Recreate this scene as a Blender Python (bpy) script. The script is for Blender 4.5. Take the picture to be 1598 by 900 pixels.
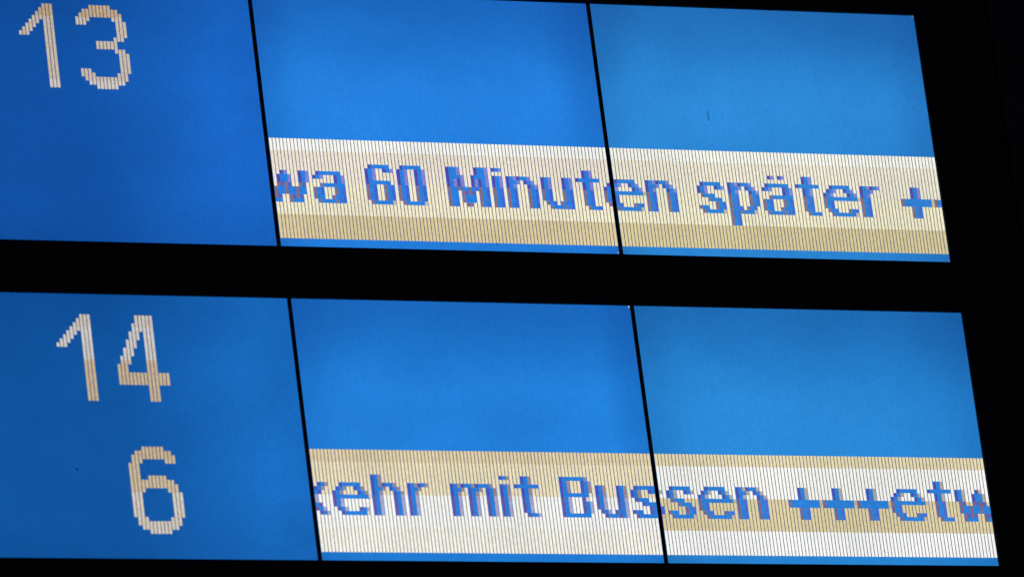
import bpy, bmesh, math, random
from mathutils import Matrix, Vector

# ------------------------------------------------------------------ scene, camera, light
for o in list(bpy.data.objects):
    bpy.data.objects.remove(o, do_unlink=True)
scene = bpy.context.scene
col = scene.collection
random.seed(7)

PITCH = 0.003               # column pitch of the display dots, metres
ROWH = 1.1246602            # dot row height in column pitches
BASE_Z = 3.95               # height of the board's centre above the platform
GAP = 1.1674                # black strip between two display panels, in pitches
ROWGAP = 13.038             # dot rows of black between the two display lines
SHIFT = 1.0124              # the lower line sits a touch further right

def W(x, ydown, fwd=0.0):
    """board coordinates (pitches, y down, fwd into the board) -> world metres"""
    return Vector((x * PITCH, fwd * PITCH, BASE_Z - ydown * PITCH))

cam = bpy.data.cameras.new('camera')
cam_ob = bpy.data.objects.new('camera', cam)
col.objects.link(cam_ob)
cam.sensor_width = 36.0
cam.lens = 12782.35 / 1598.0 * 36.0
cam.clip_start = 0.1
cam.clip_end = 200.0
CX = Vector((0.92323012, -0.36480287, -0.12068562))
CY = Vector((0.02051278, 0.36042704, -0.93256184))     # image down
CZ = Vector((0.38369959, 0.85849357, 0.34024022))      # viewing direction
M = Matrix((CX, -CY, -CZ)).transposed().to_4x4()
M.translation = W(-811.448, 736.717, -1850.953)
cam_ob.matrix_world = M
scene.camera = cam_ob
cam.dof.use_dof = True
cam.dof.focus_distance = (W(95, 20) - M.translation).dot(CZ)
cam.dof.aperture_fstop = 8.0

world = bpy.data.worlds.new('World')
scene.world = world
world.use_nodes = True
bg = world.node_tree.nodes['Background']
bg.inputs['Color'].default_value = (0.55, 0.62, 1.0, 1)     # night, a dim station hall
bg.inputs['Strength'].default_value = 0.035

scene.render.engine = 'CYCLES'
scene.render.resolution_x = 1024
scene.render.resolution_y = 576
vs = scene.view_settings
vs.view_transform = 'Standard'
vs.look = 'None'
vs.exposure = 0.0
vs.gamma = 1.0
vs.use_curve_mapping = False

# ------------------------------------------------------------------ helpers
def lin(c):
    out = []
    for v in c:
        v = v / 255.0
        out.append(v / 12.92 if v <= 0.04045 else ((v + 0.055) / 1.055) ** 2.4)
    return (*out, 1.0)

def N(nt, kind, **kw):
    n = nt.nodes.new(kind)
    for k, v in kw.items():
        setattr(n, k, v)
    return n

def math_node(nt, op, a, b=None, clamp=False):
    n = N(nt, 'ShaderNodeMath', operation=op, use_clamp=clamp)
    for i, v in enumerate((a, b)):
        if v is None:
            continue
        if isinstance(v, (int, float)):
            n.inputs[i].default_value = v
        else:
            nt.links.new(v, n.inputs[i])
    return n.outputs[0]

def smooth(nt, v, f0, f1, t0, t1):
    n = N(nt, 'ShaderNodeMapRange', interpolation_type='SMOOTHSTEP')
    nt.links.new(v, n.inputs['Value'])
    for k, x in (('From Min', f0), ('From Max', f1), ('To Min', t0), ('To Max', t1)):
        n.inputs[k].default_value = x
    return n.outputs['Result']

def new_mat(name):
    m = bpy.data.materials.new(name)
    m.use_nodes = True
    return m, m.node_tree, m.node_tree.nodes['Principled BSDF']

def black_mat(name, base, rough, bump=0.15):
    m, nt, p = new_mat(name)
    tc = N(nt, 'ShaderNodeTexCoord')
    n = N(nt, 'ShaderNodeTexNoise')
    n.inputs['Scale'].default_value = 60
    n.inputs['Detail'].default_value = 6
    nt.links.new(tc.outputs['Object'], n.inputs['Vector'])
    p.inputs['Specular IOR Level'].default_value = 0.3
    r = smooth(nt, n.outputs['Fac'], 0.3, 0.7, rough - 0.08, rough + 0.12)
    nt.links.new(r, p.inputs['Roughness'])
    mx = N(nt, 'ShaderNodeMix', data_type='RGBA')
    nt.links.new(n.outputs['Fac'], mx.inputs['Factor'])
    mx.inputs['A'].default_value = (*[b * 0.6 for b in base], 1)
    mx.inputs['B'].default_value = (*[b * 1.4 for b in base], 1)
    nt.links.new(mx.outputs['Result'], p.inputs['Base Color'])
    f = N(nt, 'ShaderNodeTexNoise')
    f.inputs['Scale'].default_value = 900
    nt.links.new(tc.outputs['Object'], f.inputs['Vector'])
    b = N(nt, 'ShaderNodeBump')
    b.inputs['Strength'].default_value = bump
    b.inputs['Distance'].default_value = 0.0004
    nt.links.new(f.outputs['Fac'], b.inputs['Height'])
    nt.links.new(b.outputs['Normal'], p.inputs['Normal'])
    return m

FASCIA = black_mat('black_powder_coat', (0.006, 0.006, 0.008), 0.6)
MULL = black_mat('black_rubber_seal', (0.004, 0.004, 0.005), 0.7)
PROFILE = black_mat('black_anodised_profile', (0.016, 0.016, 0.018), 0.42)

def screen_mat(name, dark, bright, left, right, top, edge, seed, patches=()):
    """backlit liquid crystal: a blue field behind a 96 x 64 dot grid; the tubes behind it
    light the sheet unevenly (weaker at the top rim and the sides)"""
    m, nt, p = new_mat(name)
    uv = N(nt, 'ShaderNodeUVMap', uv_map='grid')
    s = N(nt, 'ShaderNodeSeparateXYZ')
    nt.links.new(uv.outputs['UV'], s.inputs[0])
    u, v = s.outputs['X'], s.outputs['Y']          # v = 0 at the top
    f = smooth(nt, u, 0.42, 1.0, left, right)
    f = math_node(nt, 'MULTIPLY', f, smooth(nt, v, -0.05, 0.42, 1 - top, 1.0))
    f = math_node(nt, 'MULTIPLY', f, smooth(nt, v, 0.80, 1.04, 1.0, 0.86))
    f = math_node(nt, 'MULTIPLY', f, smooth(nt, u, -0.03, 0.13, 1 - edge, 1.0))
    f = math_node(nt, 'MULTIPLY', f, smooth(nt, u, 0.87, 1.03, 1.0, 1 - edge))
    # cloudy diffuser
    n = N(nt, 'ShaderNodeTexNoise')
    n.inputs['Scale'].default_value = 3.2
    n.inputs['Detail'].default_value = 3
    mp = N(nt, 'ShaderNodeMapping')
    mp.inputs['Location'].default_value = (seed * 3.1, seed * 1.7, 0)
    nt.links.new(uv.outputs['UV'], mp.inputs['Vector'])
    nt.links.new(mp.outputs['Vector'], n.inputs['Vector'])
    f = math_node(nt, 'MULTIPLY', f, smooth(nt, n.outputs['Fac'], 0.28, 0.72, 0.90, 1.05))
    # dim patches painted into the glow: darker corners and edges, and a smear
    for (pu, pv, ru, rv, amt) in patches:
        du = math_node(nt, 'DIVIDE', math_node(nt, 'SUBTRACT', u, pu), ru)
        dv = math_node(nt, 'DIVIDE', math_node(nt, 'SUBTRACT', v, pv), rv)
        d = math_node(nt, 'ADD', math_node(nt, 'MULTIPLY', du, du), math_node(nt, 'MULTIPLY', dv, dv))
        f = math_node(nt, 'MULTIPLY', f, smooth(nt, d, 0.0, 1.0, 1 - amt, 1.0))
    # fine dot-to-dot unevenness
    g = N(nt, 'ShaderNodeTexWhiteNoise', noise_dimensions='2D')
    sc = N(nt, 'ShaderNodeVectorMath', operation='MULTIPLY')
    sc.inputs[1].default_value = (96, 64, 0)
    nt.links.new(uv.outputs['UV'], sc.inputs[0])
    fl = N(nt, 'ShaderNodeVectorMath', operation='FLOOR')
    nt.links.new(sc.outputs[0], fl.inputs[0])
    nt.links.new(fl.outputs[0], g.inputs['Vector'])
    f = math_node(nt, 'MULTIPLY', f, smooth(nt, g.outputs['Value'], 0, 1, 0.965, 1.035))
    fn = N(nt, 'ShaderNodeTexNoise')
    fn.inputs['Scale'].default_value = 260
    fn.inputs['Detail'].default_value = 2
    nt.links.new(uv.outputs['UV'], fn.inputs['Vector'])
    f = math_node(nt, 'MULTIPLY', f, smooth(nt, fn.outputs['Fac'], 0.2, 0.8, 0.93, 1.07))
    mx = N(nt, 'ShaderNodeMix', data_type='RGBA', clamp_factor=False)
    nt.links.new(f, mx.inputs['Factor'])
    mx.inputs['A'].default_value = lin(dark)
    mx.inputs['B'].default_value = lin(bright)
    # thin dark lines between the dots
    fu = math_node(nt, 'FRACT', math_node(nt, 'MULTIPLY', u, 96.0))
    line = math_node(nt, 'GREATER_THAN', fu, 0.78)
    fv = math_node(nt, 'FRACT', math_node(nt, 'MULTIPLY', v, 64.0))
    line2 = math_node(nt, 'GREATER_THAN', fv, 0.92)
    k = math_node(nt, 'SUBTRACT', 1.0, math_node(nt, 'MULTIPLY', line, 0.07))
    k = math_node(nt, 'SUBTRACT', k, math_node(nt, 'MULTIPLY', line2, 0.04))
    nt.links.new(mx.outputs['Result'], p.inputs['Emission Color'])
    nt.links.new(k, p.inputs['Emission Strength'])
    p.inputs['Base Color'].default_value = (0.006, 0.008, 0.012, 1)
    p.inputs['Roughness'].default_value = 0.35
    return m

dot_cache = {}
def dot_mat(rgb, var=0.04):
    key = (tuple(rgb), var)
    if key in dot_cache:
        return dot_cache[key]
    m, nt, p = new_mat('dot_%d_%d_%d' % tuple(rgb))
    tc = N(nt, 'ShaderNodeTexCoord')
    n = N(nt, 'ShaderNodeTexNoise')
    n.inputs['Scale'].default_value = 330
    n.inputs['Detail'].default_value = 2
    nt.links.new(tc.outputs['Object'], n.inputs['Vector'])
    n2 = N(nt, 'ShaderNodeTexNoise')
    n2.inputs['Scale'].default_value = 14
    nt.links.new(tc.outputs['Object'], n2.inputs['Vector'])
    a = [max(0, c * (1 - 1.4 * var)) for c in rgb]
    b = [min(255, c * (1 + 1.2 * var)) for c in rgb]
    a = [a[0], a[1] * (1 - var * .3), a[2]]
    mx = N(nt, 'ShaderNodeMix', data_type='RGBA')
    nt.links.new(smooth(nt, n.outputs['Fac'], 0.3, 0.7, 0, 1), mx.inputs['Factor'])
    mx.inputs['A'].default_value = lin(a)
    mx.inputs['B'].default_value = lin(b)
    nt.links.new(mx.outputs['Result'], p.inputs['Emission Color'])
    nt.links.new(smooth(nt, n2.outputs['Fac'], 0.3, 0.7, 0.94, 1.04), p.inputs['Emission Strength'])
    p.inputs['Base Color'].default_value = (0.01, 0.01, 0.01, 1)
    p.inputs['Roughness'].default_value = 0.4
    dot_cache[key] = m
    return m

def link(name, me, parent, mats):
    for m in mats:
        me.materials.append(m)
    o = bpy.data.objects.new(name, me)
    col.objects.link(o)
    o.parent = parent
    return o

ORIGIN = W(0, 0)
def P3(x, yd, f):
    return W(x, yd, f) - ORIGIN

def box(name, x0, x1, y0, y1, f0, f1, mat, parent, bevel=0.0):
    """box in board coordinates (pitches; y down; f from front to back)"""
    bm = bmesh.new()
    vs_ = [bm.verts.new(P3(x, y, f)) for f in (f0, f1) for y in (y0, y1) for x in (x0, x1)]
    for q in ((0, 2, 3, 1), (4, 5, 7, 6), (0, 1, 5, 4), (2, 6, 7, 3), (0, 4, 6, 2), (1, 3, 7, 5)):
        bm.faces.new([vs_[i] for i in q])
    bmesh.ops.recalc_face_normals(bm, faces=bm.faces)
    if bevel:
        bmesh.ops.bevel(bm, geom=bm.edges[:], offset=bevel * PITCH, segments=2, affect='EDGES', profile=0.6)
    me = bpy.data.meshes.new(name)
    bm.to_mesh(me)
    bm.free()
    return link(name, me, parent, [mat])

# ------------------------------------------------------------------ the board
board = bpy.data.objects.new('departure_board', None)
col.objects.link(board)
board.location = ORIGIN
board['label'] = 'black railway departure board with two lines of glowing blue dot matrix panels'
board['category'] = 'departure board'

TOTAL = (128 + ROWGAP) * ROWH
def panel_x(row, k):
    return (k - 1) * (96 + GAP) - 48 + (SHIFT if row else 0)
def panel_y(row):
    return -TOTAL / 2 + row * (64 + ROWGAP) * ROWH

XL = panel_x(0, 0) - 3.0                        # left end of the openings
XR = panel_x(0, 2) + 96
SEAM_A, SEAM_B, XEND = 167.3, 174.4, 215.0
D = -0.6                                        # front of the fascia
H0, H1 = panel_y(0), panel_y(0) + 64 * ROWH
L0, L1 = panel_y(1), panel_y(1) + 64 * ROWH
YT, YB = H0 - 40, L1 + 34
box('back_plate', XL - 12, XEND, YT, YB, 6.2, 46, FASCIA, board, 0.3)
box('top_bar', XL, SEAM_A - 12, YT, H0 - 0.12, D, 6, FASCIA, board, 0.12)
box('middle_bar', XL, SEAM_A - 12, H1 + 0.95, L0 - 0.12, D, 6, FASCIA, board, 0.12)
box('bottom_bar', XL, SEAM_A - 12, L1 + 0.95, YB, D, 6, FASCIA, board, 0.12)
box('side_bar', XL - 12, XL - 0.05, YT, YB, D - 0.2, 6, FASCIA, board, 0.12)
# right-hand closing strips of the two openings, then the housing's side profile in three strips
box('closing_strip', XR + 0.12, SEAM_A - 12.05, H0 - 0.12 + 0.02, H1 + 0.93, D + 0.1, 6, FASCIA, board, 0.1)
box('closing_strip', XR + SHIFT + 0.12, SEAM_A - 12.05, L0 - 0.1, L1 + 0.93, D + 0.1, 6, FASCIA, board, 0.1)
box('side_panel', SEAM_A - 11.95, SEAM_A - 0.15, YT, YB, D - 0.15, 6, FASCIA, board, 0.15)
box('side_profile', SEAM_A + 0.15, SEAM_B - 0.2, YT, YB, D - 1.2, 6, PROFILE, board, 0.5)
box('end_cover', SEAM_B + 0.2, XEND, YT, YB, D - 0.4, 6, PROFILE, board, 0.6)

# ------------------------------------------------------------------ glyphs (10 dots of font: rows 6..15 of the band; l / r = ghosting edge dots)
def rows(start, txt):
    return {start + i: r for i, r in enumerate(txt.split())}
G = {}
G['a'] = rows(8, ".lBBBBBB. lBr...lBr ......lBr ..lBBBBBB lBv...lBv lBv...lBv lBB..lBBv .lBBBBlBv")
G['6'] = rows(6, ".lBBBBB. lBr..lBr lBr..... lBr..... lBBBBBB. lBv..lBv lBv..lBv lBv..lBv lBv..lBv .lBBBBBt")
G['0'] = rows(6, ".lBBBBB. lBr..lBr lBr..lBr lBr..lBr lBr..lBr lBv..lBv lBv..lBv lBv..lBv lBv..lBv .lBBBBBt")
G['M'] = rows(6, "lBBr....lBBr lBBr....lBBr lBBBv..lBBBr lBrlr..lrlBr lBrlr..lrlBr "
                 "lBBlBBlBvlBv lBB.lmlm.lBv lBB.lBBB.lBv lBB.lBBB.lBv lBv..ll..lBv")
G['i'] = rows(6, "lBr ... lBr lBr lBr lBv lBv lBv lBv lBv")
G['n'] = rows(8, "lBrlBBr.. lBBr.lBr. lBr...lBr lBv...lBv lBv...lBv lBv...lBv lBv...lBv lBv...lBv")
G['u'] = rows(8, "lBr...lBr lBr...lBr lBr...lBr lBv...lBv lBv...lBv lBv...lBv .lBv.lBBv ..lBBBlBv")
G['t'] = rows(6, "..lBr.. ..lBr.. lBBBBBB ..lBr.. ..lBr.. ..lBv.. ..lBv.. ..lBv.. ..lBv.. ...lBBv")
G['e'] = rows(8, "..lBBBBB... .lBr..lBr.. lBr....lBr. lBBBBBBBBBt lBv........ lBv........ .lBv...lBv. ..lBBBBBBt.")
G['s'] = rows(8, ".lBBBBB. lBr..lBr lBr..... .lBBB... ...lBBB. .....lBv lBB..lBv .lBBBBBt")
G['p'] = rows(8, "lBrlBBr.. lBBr.lBr. lBr...lBr lBv...lBv lBv...lBv lBv...lBv lBBv.lBv. lBvlBBBt. lBv...... lBv...... lBv......")
G['\u00e4'] = dict(G['a']); G['\u00e4'][6] = "..lr.lr.."
G['r'] = rows(8, "lBrlBr lBBr.. lBr... lBv... lBv... lBv... lBv... lBv...")
G['+'] = rows(8, "...lBr.... ...lBr.... ...lBr.... lBBBBBBBBt lBBBBBBBBt ...lBv.... ...lBv.... ...lBv....")
G['h'] = rows(6, "lBr...... lBr...... lBrlBBr.. lBBr.lBr. lBr...lBr lBv...lBv lBv...lBv lBv...lBv lBv...lBv lBv...lBv")
G['m'] = rows(8, "lBrlBBrlBBBr. lBBr.lBBr.lBr lBr..lBr..lBr lBv..lBv..lBv lBv..lBv..lBv lBv..lBv..lBv lBv..lBv..lBv lBv..lBv..lBv")
G['B'] = rows(6, "lBBBBBBv. lBr...lBr lBr...lBr lBr...lBr lBBBBBBB. lBv...lt. lBv...lBv lBv...lBv lBv...lBv lBBBBBBB.")
G['w'] = rows(8, "lBr...lr...lBr lBr..lBBr..lBr lBr..lBBr..lBr .lm..lmlm..lm. .lBBlBBlBBlBB. .lBBlBBlBBlBB. ..lmlm..lmlm.. ..lBBB..lBBB..")
G['k'] = rows(8, ".lBr lBr. Bl.. v... v... Bl.. lBr. .lBr")       # only its right part is on the panel

# digits as column spans: {col: [(row0, row1), ...]}
DIG = {}
DIG['1'] = {0: [(7, 7)], 1: [(6, 7)], 2: [(5, 7)], 3: [(4, 6)], 4: [(3, 5)], 5: [(2, 4)], 6: [(1, 3)],
            7: [(0, 20)], 8: [(0, 20)], 9: [(0, 20)]}
DIG['3'] = {0: [(3, 4), (16, 17)], 1: [(2, 4), (16, 18)], 2: [(1, 4), (16, 19)], 3: [(1, 3), (17, 19)], 4: [(0, 2), (18, 20)],
            5: [(0, 2), (9, 10), (18, 20)], 6: [(0, 2), (9, 10), (18, 20)], 7: [(0, 2), (9, 10), (18, 20)],
            8: [(0, 2), (9, 10), (18, 20)], 9: [(0, 2), (9, 10), (18, 20)], 10: [(1, 3), (8, 11), (17, 19)],
            11: [(1, 8), (11, 19)], 12: [(2, 8), (11, 18)], 13: [(4, 7), (12, 16)]}
DIG['4'] = {0: [(12, 16)], 1: [(10, 16)], 2: [(8, 16)], 3: [(6, 11), (14, 16)], 4: [(4, 9), (14, 16)], 5: [(2, 7), (14, 16)],
            6: [(0, 5), (14, 16)], 7: [(0, 3), (14, 16)], 8: [(0, 20)], 9: [(0, 20)], 10: [(0, 20)],
            11: [(14, 16)], 12: [(14, 16)], 13: [(14, 16)]}
DIG['6'] = {0: [(4, 16)], 1: [(2, 18)], 2: [(1, 19)], 3: [(1, 3), (8, 10), (17, 19)], 4: [(0, 2), (8, 9), (18, 20)],
            5: [(0, 2), (7, 9), (18, 20)], 6: [(0, 2), (7, 9), (18, 20)], 7: [(0, 2), (7, 9), (18, 20)],
            8: [(0, 2), (7, 9), (18, 20)], 9: [(0, 2), (7, 9), (18, 20)], 10: [(1, 3), (8, 10), (17, 19)],
            11: [(1, 3), (8, 19)], 12: [(2, 3), (9, 18)], 13: [(11, 16)]}

# ------------------------------------------------------------------ what each panel shows
PANELS = {
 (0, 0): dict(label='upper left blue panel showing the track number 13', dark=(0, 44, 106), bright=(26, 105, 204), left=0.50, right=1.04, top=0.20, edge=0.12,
              digits=[('1', 31, 5, 'left digit 1 of the number 13'), ('3', 47, 5, 'digit 3 of the number 13')],
              zones={0: (192, 168, 132), 1: (200, 188, 170), 2: (200, 188, 172), 3: (209, 202, 194)}),
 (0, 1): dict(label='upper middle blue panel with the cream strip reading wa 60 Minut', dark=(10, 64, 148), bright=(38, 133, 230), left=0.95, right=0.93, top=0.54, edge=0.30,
              text=[('w', -4, 'end of the cut off letter w'), ('a', 11, 'letter a beside the number 60'), ('6', 26, 'digit 6 of the number 60'), ('0', 35, 'digit 0 of the number 60'),
                    ('M', 49, 'letter M of Minuten'), ('i', 62, 'letter i of Minuten'), ('n', 66, 'first letter n of Minuten'), ('u', 76, 'letter u of Minuten'),
                    ('t', 86, 'letter t of Minuten'), ('e', 94, 'left sliver of the letter e of Minuten')],
              band=[(255, 255, 240), (243, 233, 210), (247, 239, 203), (223, 205, 156)],
              l=[(86, 70, 166), (138, 108, 122)], r=[(138, 130, 206), (66, 102, 208)], m=(98, 92, 176), t=(212, 190, 142), blue=(42, 128, 222), patches=[(0.97, 0.25, 0.13, 0.6, 0.13), (0.02, 0.1, 0.1, 0.4, 0.10), (0.36, 0.2, 0.10, 0.07, 0.05)]),
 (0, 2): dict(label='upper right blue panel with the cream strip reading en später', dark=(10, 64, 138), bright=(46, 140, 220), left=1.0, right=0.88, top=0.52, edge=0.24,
              text=[('e', -2, 'right part of the letter e of Minuten'), ('n', 9, 'last letter n of Minuten'), ('s', 24, 'letter s of später'), ('p', 33, 'letter p of später'),
                    ('\u00e4', 43, 'letter ä of später'), ('t', 53, 'letter t of später'), ('e', 61, 'letter e of später'), ('r', 72, 'letter r of später'),
                    ('+', 84, 'plus sign after später'), ('+', 94, 'cut off plus sign at the end of the upper strip')],
              band=[(253, 252, 234), (243, 237, 209), (245, 238, 200), (219, 205, 152)],
              l=[(86, 74, 162), (138, 110, 116)], r=[(140, 136, 204), (70, 108, 206)], m=(96, 94, 176), t=(208, 186, 134), blue=(48, 130, 214), patches=[(0.03, 0.08, 0.14, 0.3, 0.12), (0.97, 0.6, 0.12, 0.5, 0.10), (0.9, 0.05, 0.2, 0.2, 0.10)]),
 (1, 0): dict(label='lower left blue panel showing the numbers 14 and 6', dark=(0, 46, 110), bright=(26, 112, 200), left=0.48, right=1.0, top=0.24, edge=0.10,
              digits=[('1', 31, 5, 'digit 1 of the number 14'), ('4', 47, 5, 'digit 4 of the number 14'), ('6', 47, 37, 'large single digit 6 below the 14')],
              zones={0: (200, 191, 178), 1: (206, 201, 195), 2: (200, 180, 148), 3: (200, 181, 150), 4: (200, 179, 142), 5: (203, 185, 150), 6: (209, 200, 184), 7: (210, 202, 190)},
              patches=[(0.93, 0.36, 0.07, 0.12, 0.08), (0.98, 0.86, 0.10, 0.12, 0.12)]),
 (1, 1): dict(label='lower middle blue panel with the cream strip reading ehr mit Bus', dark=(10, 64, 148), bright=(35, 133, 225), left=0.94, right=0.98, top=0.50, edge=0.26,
              text=[('k', 0, 'cut off letter before ehr'), ('e', 5, 'letter e of the word ending ehr'), ('h', 16, 'letter h of the word ending ehr'), ('r', 26, 'letter r of the word ending ehr'),
                    ('m', 38, 'letter m of mit'), ('i', 52, 'letter i of mit'), ('t', 56, 'letter t of mit'), ('B', 69, 'capital letter B of Bussen'), ('u', 79, 'letter u of Bussen'),
                    ('s', 89, 'first letter s of Bussen')],
              band=[(228, 211, 166), (240, 228, 187), (254, 253, 242), (251, 247, 231)],
              l=[(74, 80, 182), (104, 84, 156)], r=[(164, 136, 124), (176, 166, 188)], m=(90, 94, 182), t=(222, 206, 178), blue=(42, 126, 218), patches=[(0.98, 0.3, 0.1, 0.5, 0.10), (0.05, 0.05, 0.2, 0.25, 0.12), (0.6, 0.42, 0.2, 0.12, 0.04)]),
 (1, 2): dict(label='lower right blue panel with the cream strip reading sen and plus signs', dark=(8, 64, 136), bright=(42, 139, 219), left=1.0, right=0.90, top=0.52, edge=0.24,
              text=[('s', -7, 'right edge of the first letter s of Bussen'), ('s', 2, 'second letter s of Bussen'), ('e', 11, 'letter e of Bussen'), ('n', 22, 'letter n of Bussen'),
                    ('+', 37, 'first of three plus signs after Bussen'), ('+', 47, 'second of three plus signs after Bussen'), ('+', 57, 'third of three plus signs after Bussen'),
                    ('e', 67, 'letter e after the plus signs'), ('t', 78, 'letter t after the plus signs'), ('w', 86, 'cut off letter w at the end of the lower strip')],
              band=[(233, 220, 174), (254, 253, 240), (225, 210, 160), (254, 255, 245)],
              l=[(80, 80, 172), (128, 100, 128)], r=[(186, 168, 144), (80, 106, 204)], m=(98, 94, 176), t=(204, 184, 136), blue=(44, 130, 216), patches=[(0.95, 0.05, 0.16, 0.3, 0.18), (0.04, 0.1, 0.10, 0.3, 0.10), (0.55, 0.08, 0.25, 0.1, 0.06)]),
}

FILL = 0.79          # share of a column that lights up
class Cells:
    """flat dots of the liquid crystal layer, one quad each"""
    def __init__(self, x0, y0):
        self.x0, self.y0 = x0, y0
        self.v, self.f, self.mi, self.mats = [], [], [], []
    def add(self, c, r, n, mat, full=False, lift=0.10):
        if mat not in self.mats:
            self.mats.append(mat)
        a = self.x0 + c + (0.0 if full else (1 - FILL) / 2)
        b = self.x0 + c + 1 - (0.0 if full else (1 - FILL) / 2)
        t = self.y0 + (r + (0.0 if full else 0.004)) * ROWH
        e = self.y0 + (r + n) * ROWH
        i = len(self.v)
        self.v += [P3(a, t, -lift), P3(a, e, -lift), P3(b, e, -lift), P3(b, t, -lift)]
        self.f.append((i, i + 1, i + 2, i + 3))
        self.mi.append(self.mats.index(mat))
    def gap(self, c, r, n, mat):
        """the dark line between dot columns c and c + 1"""
        if mat not in self.mats:
            self.mats.append(mat)
        a = self.x0 + c + 1 - (1 - FILL) / 2
        b = a + (1 - FILL)
        t, e = self.y0 + r * ROWH, self.y0 + (r + n) * ROWH
        i = len(self.v)
        self.v += [P3(a, t, -0.06), P3(a, e, -0.06), P3(b, e, -0.06), P3(b, t, -0.06)]
        self.f.append((i, i + 1, i + 2, i + 3))
        self.mi.append(self.mats.index(mat))
    def build(self, name, parent):
        me = bpy.data.meshes.new(name)
        me.from_pydata([tuple(p) for p in self.v], [], self.f)
        o = link(name, me, parent, self.mats)
        for p, k in zip(me.polygons, self.mi):
            p.material_index = k
        return o

GAPBAND = dot_mat((36, 58, 110))
GAPDIGIT = dot_mat((46, 56, 104))
DUST = black_mat('dark_grit', (0.012, 0.010, 0.010), 0.8)

def make_panel(row, k):
    spec = PANELS[(row, k)]
    x0, y0 = panel_x(row, k), panel_y(row)
    H = 64 * ROWH
    # body: a thin module whose front carries the liquid crystal
    bm = bmesh.new()
    uvl = bm.loops.layers.uv.new('grid')
    NX, NY = 12, 8
    grid = [[bm.verts.new(P3(x0 + 96 * i / NX, y0 + H * j / NY, 0)) for i in range(NX + 1)] for j in range(NY + 1)]
    for j in range(NY):
        for i in range(NX):
            f = bm.faces.new((grid[j][i], grid[j + 1][i], grid[j + 1][i + 1], grid[j][i + 1]))
            for lp, (a, b) in zip(f.loops, ((i, j), (i, j + 1), (i + 1, j + 1), (i + 1, j))):
                lp[uvl].uv = (a / NX, b / NY)
    back = [bm.verts.new(P3(x, y, 5.5)) for x, y in ((x0, y0), (x0, y0 + H), (x0 + 96, y0 + H), (x0 + 96, y0))]
    fb = bm.faces.new(back[::-1]); fb.material_index = 1
    rim = [[grid[j][0] for j in range(NY + 1)], [grid[NY][i] for i in range(NX + 1)],
           [grid[j][NX] for j in range(NY, -1, -1)], [grid[0][i] for i in range(NX, -1, -1)]]
    for s in range(4):
        f = bm.faces.new(rim[s][::-1] + [back[s], back[(s + 1) % 4]])
        f.material_index = 1
    bmesh.ops.recalc_face_normals(bm, faces=bm.faces)
    me = bpy.data.meshes.new('display_panel')
    bm.to_mesh(me); bm.free()
    sm = screen_mat('backlit_blue_lcd', spec['dark'], spec['bright'], spec['left'], spec['right'], spec['top'], spec['edge'], row * 3 + k + 1, spec.get('patches', ()))
    p = link('display_panel', me, board, [sm, MULL])
    p['label'] = spec['label']
    for ch, c0, r0, lab in spec.get('digits', ()):
        cl = Cells(x0, y0)
        for c, spans in DIG[ch].items():
            for a, b in spans:
                for r in range(a, b + 1):
                    cl.add(c0 + c, r0 + r, 1, dot_mat(spec['zones'][(r0 + r) // 8], 0.03))
        lit = {(c, r) for c, sp in DIG[ch].items() for a, b in sp for r in range(a, b + 1)}
        for (c, r) in sorted(lit):
            if (c + 1, r) in lit:
                cl.gap(c0 + c, r0 + r, 1, GAPDIGIT)
        cl.build('digit', p)['label'] = lab
    if 'text' in spec:
        taken = set()
        blue = dot_mat(spec['blue'], 0.03)
        for ch, c0, lab in spec['text']:
            cl = Cells(x0, y0)
            for r, line in G[ch].items():
                for i, s in enumerate(line):
                    c = c0 + i
                    if s == '.' or not 0 <= c < 96 or (c, r) in taken:
                        continue
                    taken.add((c, r))
                    z = 0 if r < 11 else 1
                    if s == 'B':
                        cl.add(c, 37 + r, 1, blue, full=True)
                    elif s == 'l':
                        cl.add(c, 37 + r, 1, dot_mat(spec['l'][z]))
                    elif s in 'rv':
                        cl.add(c, 37 + r, 1, dot_mat(spec['r'][z]))
                    else:
                        cl.add(c, 37 + r, 1, dot_mat(spec[s]))
            nm = 'plus_sign' if ch == '+' else ('digit' if ch in '06' else 'letter')
            cl.build(nm, p)['label'] = lab
        cl = Cells(x0, y0)
        for c in range(96):
            for r in range(25):
                if (c, r) in taken:
                    continue
                z = 0 if r < 3 else 1 + (r - 3) // 8
                cl.add(c, 37 + r, 1, dot_mat(spec['band'][z], 0.022))
                if c < 95 and (c + 1, r) not in taken:
                    cl.gap(c, 37 + r, 1, GAPBAND)
        b = cl.build('light_strip', p)
        b['kind'] = 'stuff'
        b['label'] = 'cream lit dot columns of the scrolling text strip'
    return p

made = {}
for row in (0, 1):
    for k in (0, 1, 2):
        made[(row, k)] = make_panel(row, k)

# black strips between the panels
for row in (0, 1):
    y0 = panel_y(row)
    for k in (1, 2):
        x1 = panel_x(row, k)
        box('mullion', x1 - GAP + 0.02, x1 - 0.02, y0 - 0.10, y0 + 64 * ROWH + 0.9, -0.12, 5.9, MULL, board)

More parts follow.
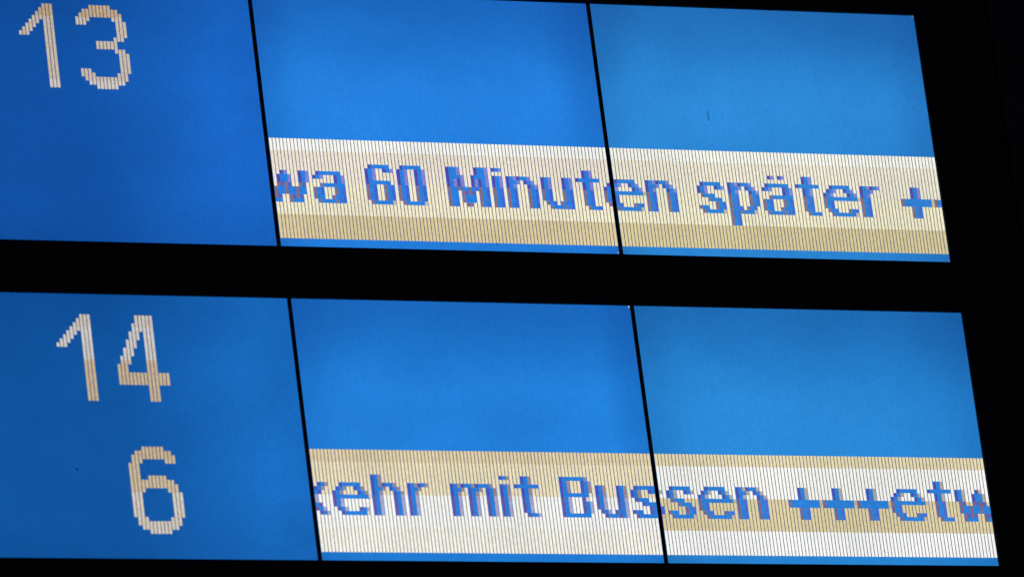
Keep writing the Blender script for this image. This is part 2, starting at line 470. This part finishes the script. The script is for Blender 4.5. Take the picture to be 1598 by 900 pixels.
# light leaking at the panels' corners, where the seal does not quite reach
for row, k, u, v, s, amt in ((1, 1, 95.62, 0.30, 0.22, (190, 205, 225)), (0, 1, 95.70, 63.7, 0.24, (120, 150, 190)), (0, 2, 95.6, 0.25, 0.26, (96, 130, 165)),
                             (0, 2, 95.7, 63.75, 0.2, (90, 130, 170)), (1, 2, 95.7, 63.7, 0.2, (70, 130, 170))):
    x, y = panel_x(row, k) + u, panel_y(row) + v * ROWH
    bm = bmesh.new()
    ring = [bm.verts.new(P3(x + s * math.cos(a), y + s * 1.2 * math.sin(a), -0.13)) for a in [2 * math.pi * i / 8 for i in range(8)]]
    top = bm.verts.new(P3(x, y, -0.2))
    for i in range(8):
        bm.faces.new((ring[i], ring[(i + 1) % 8], top))
    bmesh.ops.recalc_face_normals(bm, faces=bm.faces)
    me = bpy.data.meshes.new('light_leak'); bm.to_mesh(me); bm.free()
    link('light_leak', me, made[(row, k)], [dot_mat(amt)])

# grit and small scratches stuck on the glass
for row, k, u, v, ln, wd, ang in ((0, 2, 30.3, 27.6, 3.4, 0.22, 1.52), (0, 2, 30.3, 29.0, 1.0, 0.34, 1.2), (1, 0, 32.9, 42.7, 0.8, 0.5, 0.4), (0, 1, 61.2, 62.3, 1.4, 0.16, 1.9),
                                   (1, 2, 63.0, 60.7, 0.7, 0.3, 0.9)):
    x, y = panel_x(row, k) + u, panel_y(row) + v * ROWH
    ca, sa = math.cos(ang), math.sin(ang)
    bm = bmesh.new()
    ring = []
    for i in range(8):
        a = 2 * math.pi * i / 8
        q = random.uniform(0.75, 1.1)
        px, py = ln / 2 * math.cos(a) * q, wd / 2 * math.sin(a) * q
        ring.append(bm.verts.new(P3(x + px * ca - py * sa, y + px * sa + py * ca, -0.11)))
    top = bm.verts.new(P3(x, y, -0.22))
    for i in range(8):
        bm.faces.new((ring[i], ring[(i + 1) % 8], top))
    bmesh.ops.recalc_face_normals(bm, faces=bm.faces)
    me = bpy.data.meshes.new('grit'); bm.to_mesh(me); bm.free()
    link('grit', me, made[(row, k)], [DUST])
